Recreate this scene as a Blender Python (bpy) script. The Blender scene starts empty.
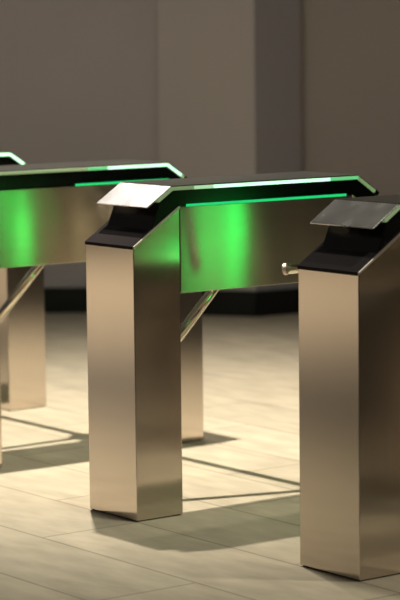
import bpy, bmesh, math
from mathutils import Vector, Matrix
C = bpy.context.scene.collection
SC = bpy.context.scene

# ---------------------------------------------------------------- materials
def mat(name, col, rough=.5, metal=0.0, emit=None, es=0.0, spec=.5, coat=0.0):
    m = bpy.data.materials.new(name); m.use_nodes = True
    b = m.node_tree.nodes['Principled BSDF']
    b.inputs['Base Color'].default_value = (*col, 1)
    b.inputs['Roughness'].default_value = rough
    b.inputs['Metallic'].default_value = metal
    b.inputs['Specular IOR Level'].default_value = spec
    b.inputs['Coat Weight'].default_value = coat
    if emit:
        b.inputs['Emission Color'].default_value = (*emit, 1)
        b.inputs['Emission Strength'].default_value = es
    return m

def brushed(name, col, rough, scale, aniso=0.0, strength=.03, grain=(0, 0, 1)):
    """brushed stainless steel: fine stretched noise in roughness and bump"""
    m = mat(name, col, rough, 1.0)
    nt = m.node_tree; b = nt.nodes['Principled BSDF']
    tc = nt.nodes.new('ShaderNodeTexCoord'); mp = nt.nodes.new('ShaderNodeMapping')
    mp.inputs['Scale'].default_value = scale
    nz = nt.nodes.new('ShaderNodeTexNoise'); nz.inputs['Scale'].default_value = 1.0
    nz.inputs['Detail'].default_value = 6
    nt.links.new(tc.outputs['Object'], mp.inputs['Vector'])
    nt.links.new(mp.outputs['Vector'], nz.inputs['Vector'])
    mr = nt.nodes.new('ShaderNodeMapRange')
    mr.inputs['To Min'].default_value = rough*.85; mr.inputs['To Max'].default_value = rough*1.15
    nt.links.new(nz.outputs['Fac'], mr.inputs['Value'])
    nt.links.new(mr.outputs['Result'], b.inputs['Roughness'])
    b.inputs['Anisotropic'].default_value = aniso
    cb = nt.nodes.new('ShaderNodeCombineXYZ')
    for i in range(3): cb.inputs[i].default_value = grain[i]
    nt.links.new(cb.outputs[0], b.inputs['Tangent'])     # direction across the brushing, the blurrier one
    bp = nt.nodes.new('ShaderNodeBump'); bp.inputs['Strength'].default_value = strength
    bp.inputs['Distance'].default_value = .0005
    nt.links.new(nz.outputs['Fac'], bp.inputs['Height'])
    nt.links.new(bp.outputs['Normal'], b.inputs['Normal'])
    return m

STEEL = brushed('brushed_steel', (.64, .568, .505), .15, (60, 60, 3), .9, .003, (.707, .707, 0))
PANEL = brushed('satin_panel_steel', (.52, .475, .39), .22, (3, 3, 60), 1.0, .003, (0, 0, 1))
CHROME = mat('polished_tube', (.72, .68, .58), .12, 1.0)
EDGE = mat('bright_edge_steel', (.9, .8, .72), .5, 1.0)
PLATE = mat('satin_cover_plate', (.48, .46, .45), .24, .9)
nt = PLATE.node_tree; _tc = nt.nodes.new('ShaderNodeTexCoord'); _nz = nt.nodes.new('ShaderNodeTexNoise'); _nz.inputs['Scale'].default_value = 14; _nz.inputs['Detail'].default_value = 5
_mr = nt.nodes.new('ShaderNodeMapRange'); _mr.inputs['From Min'].default_value = .3; _mr.inputs['From Max'].default_value = .7; _mr.inputs['To Min'].default_value = .20; _mr.inputs['To Max'].default_value = .29
nt.links.new(_tc.outputs['Object'], _nz.inputs['Vector']); nt.links.new(_nz.outputs['Fac'], _mr.inputs['Value']); nt.links.new(_mr.outputs['Result'], nt.nodes['Principled BSDF'].inputs['Roughness'])
BLACK = mat('gloss_black', (.003, .003, .003), .22, spec=.3)
DARK = mat('smoked_cover_glass', (.03, .03, .028), .3, spec=.5)
PAD = mat('black_textured_pad', (.027, .022, .025), .75, spec=.06)
FOOT = mat('dark_rubber', (.01, .008, .007), .7)
GLASS = mat('pale_green_glass_edge', (.42, .50, .33), .25, emit=(.45, .7, .35), es=.22)  # weak emission stands in for LED light scattered in the rim
LEDW = mat('green_white_led', (.5, .9, .6), .3, emit=(.50, 1.0, .68), es=1.5)
LEDD = mat('dim_green_glow', (.1, .5, .2), .3, emit=(.12, .55, .22), es=.9)
LEDP = mat('pale_green_glow', (.4, .6, .4), .3, emit=(.5, .85, .5), es=.7)
REFLG = mat('green_reflection', (.02, .5, .15), .3, emit=(.01, .55, .16), es=1.0)  # green reflected along the riser foot, put in as emission
GLOW = mat('green_panel_glow', (.05, .4, .1), .4, emit=(.04, .75, .11), es=4.8)
BAND = mat('bright_green_band', (.02, .5, .1), .4, emit=(.01, 1.0, .12), es=8.0)
FIN = mat('cream_reflection_fin', (.75, .66, .5), .4)

# pad grain
nt = PAD.node_tree; nz = nt.nodes.new('ShaderNodeTexNoise'); nz.inputs['Scale'].default_value = 350
tc = nt.nodes.new('ShaderNodeTexCoord'); nt.links.new(tc.outputs['Object'], nz.inputs['Vector'])
bp = nt.nodes.new('ShaderNodeBump'); bp.inputs['Strength'].default_value = .5; bp.inputs['Distance'].default_value = .001
nt.links.new(nz.outputs['Fac'], bp.inputs['Height']); nt.links.new(bp.outputs['Normal'], nt.nodes['Principled BSDF'].inputs['Normal'])

def wall_mat(name, col):
    m = mat(name, col, .85)
    nt = m.node_tree; b = nt.nodes['Principled BSDF']
    tc = nt.nodes.new('ShaderNodeTexCoord')
    nz = nt.nodes.new('ShaderNodeTexNoise'); nz.inputs['Scale'].default_value = 1.3; nz.inputs['Detail'].default_value = 4
    nt.links.new(tc.outputs['Object'], nz.inputs['Vector'])
    mx = nt.nodes.new('ShaderNodeMix'); mx.data_type = 'RGBA'
    mx.inputs['A'].default_value = (*[c*.93 for c in col], 1); mx.inputs['B'].default_value = (*[c*1.07 for c in col], 1)
    nt.links.new(nz.outputs['Fac'], mx.inputs['Factor']); nt.links.new(mx.outputs['Result'], b.inputs['Base Color'])
    return m
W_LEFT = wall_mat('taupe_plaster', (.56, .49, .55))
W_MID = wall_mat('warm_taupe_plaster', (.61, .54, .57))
W_COL = wall_mat('shaded_plaster', (.42, .385, .45))  # shade on the column's side face put into its colour
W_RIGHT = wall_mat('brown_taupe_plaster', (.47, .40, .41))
W_SIDE = wall_mat('mirrored_dark_brown', (.14, .12, .09))
BASEB = mat('black_baseboard', (.004, .004, .005), .6)
CEIL = mat('ceiling_paint', (.12, .11, .10), .9)

def floor_mat():
    m = mat('stone_floor', (.5, .45, .36), .5, spec=.35)
    nt = m.node_tree; b = nt.nodes['Principled BSDF']
    tc = nt.nodes.new('ShaderNodeTexCoord')
    br = nt.nodes.new('ShaderNodeTexBrick')
    br.inputs['Scale'].default_value = 1.0; br.inputs['Brick Width'].default_value = 1.15
    br.inputs['Row Height'].default_value = .33; br.inputs['Mortar Size'].default_value = .006
    br.inputs['Mortar Smooth'].default_value = .6
    br.inputs['Color1'].default_value = (.60, .525, .405, 1); br.inputs['Color2'].default_value = (.535, .475, .365, 1)
    br.inputs['Mortar'].default_value = (.36, .315, .24, 1); br.offset = .37
    nt.links.new(tc.outputs['Object'], br.inputs['Vector'])
    n1 = nt.nodes.new('ShaderNodeTexNoise'); n1.inputs['Scale'].default_value = 5; n1.inputs['Detail'].default_value = 8
    mp = nt.nodes.new('ShaderNodeMapping'); mp.inputs['Scale'].default_value = (1, 3, 1)
    nt.links.new(tc.outputs['Object'], mp.inputs['Vector']); nt.links.new(mp.outputs['Vector'], n1.inputs['Vector'])
    rp = nt.nodes.new('ShaderNodeMapRange'); rp.inputs['From Min'].default_value = .3; rp.inputs['From Max'].default_value = .7
    rp.inputs['To Min'].default_value = .84; rp.inputs['To Max'].default_value = 1.1
    nt.links.new(n1.outputs['Fac'], rp.inputs['Value'])
    mx = nt.nodes.new('ShaderNodeMix'); mx.data_type = 'RGBA'; mx.blend_type = 'MULTIPLY'; mx.inputs['Factor'].default_value = 1
    nt.links.new(br.outputs['Color'], mx.inputs['A']); nt.links.new(rp.outputs['Result'], mx.inputs['B'])
    nt.links.new(mx.outputs['Result'], b.inputs['Base Color'])
    return m
FLOOR = floor_mat()

# ---------------------------------------------------------------- mesh helpers
def link(name, bm, m, parent=None, smooth=False, bevel=0.0):
    me = bpy.data.meshes.new(name); bmesh.ops.recalc_face_normals(bm, faces=bm.faces)
    bm.to_mesh(me); bm.free(); me.materials.append(m)
    o = bpy.data.objects.new(name, me); C.objects.link(o)
    if parent: o.parent = parent
    if smooth:
        for p in me.polygons: p.use_smooth = True
    if bevel:
        md = o.modifiers.new('bevel', 'BEVEL'); md.width = bevel; md.segments = 2; md.limit_method = 'ANGLE'
        md.angle_limit = math.radians(25); md.harden_normals = False
    return o

def prism(poly, u0, u1):
    """polygon in (v,h), extruded from u0 to u1"""
    bm = bmesh.new()
    a = [bm.verts.new((u0, v, h)) for v, h in poly]; b = [bm.verts.new((u1, v, h)) for v, h in poly]
    bm.faces.new(a); bm.faces.new(b[::-1])
    n = len(poly)
    for i in range(n): bm.faces.new((a[i], a[(i+1) % n], b[(i+1) % n], b[i]))
    bmesh.ops.recalc_face_normals(bm, faces=bm.faces)
    return bm

def band(pts, t):
    """closed polygon of an open polyline thickened downward (perpendicular) by t"""
    lo = []
    n = len(pts)
    for i, p in enumerate(pts):
        d = Vector((0, 0))
        if i > 0: d += (Vector(p)-Vector(pts[i-1])).normalized()
        if i < n-1: d += (Vector(pts[i+1])-Vector(p)).normalized()
        d.normalize(); nrm = Vector((d.y, -d.x))
        k = 1.0
        if 0 < i < n-1:
            d1 = (Vector(p)-Vector(pts[i-1])).normalized(); k = 1/max(.5, d1.dot(d))
        lo.append((p[0]+nrm.x*t*k, p[1]+nrm.y*t*k))
    return list(pts)+lo[::-1]

def tube(p, q, r, seg=28, cap_round=0.0):
    p = Vector(p); q = Vector(q); d = (q-p).normalized(); L = (q-p).length
    x = d.orthogonal().normalized(); y = d.cross(x)
    prof = [(0, r)]
    if cap_round:
        prof += [(L-cap_round, r)] + [(L-cap_round+cap_round*math.sin(a), r-cap_round+cap_round*math.cos(a)) for a in (.5, 1.0, math.pi/2)]
    else: prof += [(L, r)]
    bm = bmesh.new(); rings = []
    for s, rr in prof:
        rings.append([bm.verts.new(p+d*s+(x*math.cos(2*math.pi*k/seg)+y*math.sin(2*math.pi*k/seg))*rr) for k in range(seg)])
    for a, b in zip(rings, rings[1:]):
        for k in range(seg): bm.faces.new((a[k], a[(k+1) % seg], b[(k+1) % seg], b[k]))
    bm.faces.new(rings[0][::-1]); bm.faces.new(rings[-1])
    return bm

# ---------------------------------------------------------------- turnstile
P, W, D, L = .9878, .2435, .1658, .9893        # pitch, body width, pillar depth, body length
H1, H2, H3, H4 = .80, .908, .656, .971        # low edge, body top, beam underside, cover top
FD = .003
mir = lambda v: L-v
SL = (H2-H1)/D

def cover_line(ext0, ext1, dz=0.0):
    c = .140
    return [(c-ext0, H4-ext0*SL+dz), (c, H4+dz), (mir(c), H4+dz), (mir(c)+ext1, H4-ext1*SL+dz)]

def turnstile(x, label, led, lower, phase, arm_len=.575, sh=0.0, st0=.76, lit=True):
    r = bpy.data.objects.new('turnstile', None); C.objects.link(r); r.location = (x, 0, 0)
    r['label'] = label; r['category'] = 'turnstile'; r['group'] = 'stainless steel turnstiles in a row'
    # pillars with mitred sloping tops
    for f in (lambda v: v, mir):
        link('pillar', prism([(f(0), FD), (f(D), FD), (f(D), H2), (f(0), H1)], -W, 0), STEEL, r, bevel=.0022)
        link('foot_plate', prism([(f(.006), 0), (f(D-.006), 0), (f(D-.006), FD), (f(.006), FD)], -W+.006, -.006), FOOT, r)
    g = .0012
    link('beam', prism([(D+g, H3+.004), (mir(D+g), H3+.004), (mir(D+g), H2-.002), (D+g, H2-.002)], -W+.004, -.004), STEEL, r)
    for u0, u1 in ((-.0035, .0015), (-W-.0015, -W+.0035)):
        link('side_panel', prism([(D+g, H3), (mir(D+g), H3), (mir(D+g), H2), (D+g, H2)], u0, u1), PANEL, r, bevel=.0012)
    # black riser between body and cover, front shaped to stand for the plate's shadow
    v0 = .066; b = .0135
    off = lambda v: H1+v*SL
    cov = lambda v: H4-(.140-v)*SL
    rise = [(v0, off(v0)+.004), (D, H2+.004), (mir(D), H2+.004), (mir(v0), off(v0)+.004), (mir(v0), cov(v0)-b-.004),
            (mir(.140), H4-b), (.140, H4-b), (v0+.034, cov(v0+.034)-b-.004)]
    link('riser', prism(rise, -W+.018, -.004), BLACK, r, bevel=.002)
    # the slope pads, dark and grained, with the bright edge trim down the right side
    for f in (lambda v: v, mir):
        link('slope_pad', prism([(f(-.002), H1-.006), (f(-.002), H1+.003), (f(D), H2+.0045), (f(D), H2)], -W, -.0035), PAD, r)
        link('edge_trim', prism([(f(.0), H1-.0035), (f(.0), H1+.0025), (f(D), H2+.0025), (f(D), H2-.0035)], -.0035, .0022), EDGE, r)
    link('body_top', prism([(D, H2), (mir(D), H2), (mir(D), H2+.0045), (D, H2+.0045)], -W, -.0005), BLACK, r)
    # folded cover: thin satin plate over a thick glass edge
    ln = cover_line(.090, .080)
    link('reader_plate', prism(band([ln[0], (ln[1][0]-.002, ln[1][1]-.002*SL)], .0035), -W-.012, -.0015), PLATE, r, bevel=.0008)
    link('cover', prism(band(ln[1:], .0035), -W-.012, -.0015), DARK, r, bevel=.0008)
    lg = cover_line(.052, .072, -.0037)
    link('glass_edge', prism(band(lg, .0105), -W+.02, 0.0), GLASS, r, bevel=.001)
    link('tip_cap', prism(band([(mir(.140)+.072, lg[-1][1]+.001), (mir(.140)+.086, lg[-1][1]-.014*SL+.001)], .013), -W+.004, -.001), BLACK, r)
    # rim LED light scattered in the glass and riser-foot reflection, put in as emissive lengths
    def along(a, b, top, t, e):
        pts = [p for p in (a, mir(.140), b)] if a < mir(.140) < b else [a, b]
        hh = lambda v: top if v <= mir(.140) else top-(v-mir(.140))*SL
        return prism(band([(v, hh(v)) for v in pts], t), 0.0, e)
    for a, b_, m in led:
        link('glow_strip', along(a, b_, H4-.0045, .0092, .0022), m, r)
    for a, b_, m in lower:
        link('glow_strip', along(a, b_, H2+.0075, .0075, .0014), m, r)
    # rotor with three arms on the passage side
    hub = Vector((-W-.06, .70, .80)); k = Vector((-math.cos(math.radians(54.74)), 0, -math.sin(math.radians(54.74))))
    hb = link('rotor_hub', tube(hub-k*.055, hub+k*.028, .05, 40, .012), CHROME, r, smooth=False)
    for j in range(3):
        a = Matrix.Rotation(math.radians(phase+120*j), 3, k) @ Vector((-1, 0, 0))
        ar = link('arm', tube(hub+a*.02, hub+a*(arm_len-.012), .0155), CHROME, hb, smooth=False)
        for pl in ar.data.polygons: pl.use_smooth = len(pl.vertices) == 4
        cp = link('arm_cap', tube(hub+a*(arm_len-.012), hub+a*arm_len, .0168, 28, .004), EDGE, hb)
    # unseen green emitters, added for their reflection on the next side panel
    if lit:
        s = [(.60, .845), (.60, .775), (.70, .77), (.705, .662), (.865, .662), (.885, .68), (.90, .75), (.90, .845)]
        s = [(max(v+sh*(v > .75), st0) if v < .7 or sh > 0 else v+sh*(v > .75), h) for v, h in s]
        st = link('panel_glow', prism(s, -W-.022, -W-.0015), GLOW, r)
        s2 = [(.90, .845), (.90, .75), (.885, .68), (.875, .662), (.936, .662), (.966, .75), (.972, .845)]
        s2 = [(v+sh, h) for v, h in s2]
        link('panel_glow_band', prism(s2, -W-.024, -W-.0015), BAND, st)
        s3 = [(.972, .81), (.966, .75), (.94, .662), (1.04, .61), (1.06, .61), (1.075, .632), (1.06, .665), (1.02, .72)]
        link('reflection_fin', prism(s3, -W-.020, -W-.012), FIN, st)  # unseen fin, added for a pale cone in the panel reflection
    return r

turnstile(-2*P, 'farthest turnstile at left edge, only rear pillar and glowing cover tip showing',
          [(.20, .908, LEDW)], [(.2, .75, REFLG)], 0)
turnstile(-P, 'turnstile behind the middle one, its sloped reader end cut off by the left edge',
          [(.30, .52, GLASS), (.52, .60, LEDD), (.60, .908, LEDW)], [(.47, .86, REFLG)], 0)
turnstile(0, 'middle turnstile with whole front pillar in view and brightly lit white card reader plate',
          [(.22, .29, LEDP), (.29, .735, LEDW), (.735, .85, LEDD)], [(.19, .80, REFLG)], 0, sh=-.19, st0=.56)
turnstile(P, 'nearest turnstile cut by the right edge, with a dark grey card reader plate on top',
          [(.3, .75, LEDW)], [(.19, .80, REFLG)], 77)
turnstile(2*P, 'turnstile past the right edge, seen only mirrored in the nearest pillar',
          [(.3, .75, LEDW)], [(.19, .80, REFLG)], 0, lit=False)

# ---------------------------------------------------------------- room
def struct(name, bm, m):
    o = link(name, bm, m); o['kind'] = 'structure'; return o
def slab(poly, z0, z1):
    bm = bmesh.new()
    a = [bm.verts.new((x, y, z0)) for x, y in poly]; b = [bm.verts.new((x, y, z1)) for x, y in poly]
    bm.faces.new(a[::-1]); bm.faces.new(b); n = len(poly)
    for i in range(n): bm.faces.new((a[i], a[(i+1) % n], b[(i+1) % n], b[i]))
    return bm
struct('floor', slab([(-12, -10), (10, -10), (10, 10), (-12, 10)], -.05, 0), FLOOR)
HT = 3.6
def wall(name, p, q, th, m, base=None):
    p = Vector(p); q = Vector(q); d = (q-p).normalized(); n = Vector((-d.y, d.x))   # n points away from camera
    struct(name, slab([p, q, q+n*th, p+n*th], 0, HT), m)
    if base:
        s = -n*.012
        struct(base, slab([p+s, q+s, q, p], 0, .125), BASEB)
PA, PB, PC, PD, PE = (-9.3, -3.0), (-4.145, 3.12), (-4.107, 3.08), (-3.682, 3.352), (-3.655, 3.62)
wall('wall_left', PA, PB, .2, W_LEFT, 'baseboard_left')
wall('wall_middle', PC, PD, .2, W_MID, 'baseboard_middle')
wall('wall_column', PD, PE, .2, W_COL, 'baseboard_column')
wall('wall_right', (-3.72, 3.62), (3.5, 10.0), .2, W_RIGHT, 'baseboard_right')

wall('mirrored_dark_wall', (6.8, 9.0), (6.8, -1.5), -.2, W_SIDE)  # unseen wall, added so the pillar side faces mirror something dark
# ---------------------------------------------------------------- lights
def spot(name, loc, tgt, power, size, col, rad, blend=.5):
    l = bpy.data.lights.new(name, 'SPOT'); l.energy = power; l.spot_size = math.radians(size); l.spot_blend = blend
    l.color = col; l.shadow_soft_size = rad
    o = bpy.data.objects.new(name, l); C.objects.link(o); o.location = loc
    o.rotation_euler = (Vector(tgt)-Vector(loc)).to_track_quat('-Z', 'Y').to_euler(); return o
def area(name, loc, tgt, power, sx, sy, col):
    l = bpy.data.lights.new(name, 'AREA'); l.energy = power; l.shape = 'RECTANGLE'; l.size = sx; l.size_y = sy; l.color = col
    o = bpy.data.objects.new(name, l); C.objects.link(o); o.location = loc
    o.rotation_euler = (Vector(tgt)-Vector(loc)).to_track_quat('-Z', 'Y').to_euler(); return o
spot('key_downlight', (-1.2, .6, 3.55), (-1.3, 1.0, 0), 960, 84, (1, .90, .75), .04, 1.0)
spot('middle_downlight', (.15, .1, 2.9), (.1, .2, 0), 85, 94, (1, .98, .78), .08, .9)
spot('near_fill', (1.75, .75, 2.8), (1.4, .5, 0), 80, 80, (1, .93, .74), .05, .9)  # added lamp, brightens the floor mirrored in the nearest pillar
spot('front_fill', (-5.2, -3.4, 3.2), (-5.2, -3.4, 0), 800, 125, (1, .89, .74), .10, .8)  # added lamp, brightens what the pillar fronts mirror
spot('far_downlight', (-2.3, 1.7, 3.0), (-2.2, 1.7, 0), 45, 100, (1, .89, .74), .10, .9)
area('ceiling_lamp', (-2.67, .67, 2.8), (-2.67, .67, 0), 7, .62, .62, (1, .93, .84))

w = bpy.data.worlds.new('room'); SC.world = w; w.use_nodes = True
w.node_tree.nodes['Background'].inputs[0].default_value = (.32, .30, .265, 1)
w.node_tree.nodes['Background'].inputs[1].default_value = .24

# ---------------------------------------------------------------- camera
f, cx, cy, cz = 2438.53, 5.6766, -4.0304, 1.4364
yaw, pit, rol = .6446, .1129, -.0108
fw = Vector((-math.cos(yaw)*math.cos(pit), math.sin(yaw)*math.cos(pit), -math.sin(pit)))
rt = fw.cross(Vector((0, 0, 1))).normalized(); up = rt.cross(fw)
r2 = rt*math.cos(rol)+up*math.sin(rol); u2 = -rt*math.sin(rol)+up*math.cos(rol)
cd = bpy.data.cameras.new('camera'); cam = bpy.data.objects.new('camera', cd); C.objects.link(cam)
M = Matrix((r2, u2, -fw)).transposed().to_4x4(); M.translation = (cx, cy, cz); cam.matrix_world = M
cd.sensor_fit = 'VERTICAL'; cd.sensor_height = 24; cd.sensor_width = 16; cd.lens = 24*f/600
cd.clip_end = 100
cd.dof.use_dof = True; cd.dof.focus_distance = 6.8; cd.dof.aperture_fstop = 2.6
SC.camera = cam
SC.view_settings.view_transform = 'Standard'; SC.view_settings.look = 'None'
SC.view_settings.gamma = 1; SC.view_settings.exposure = 0
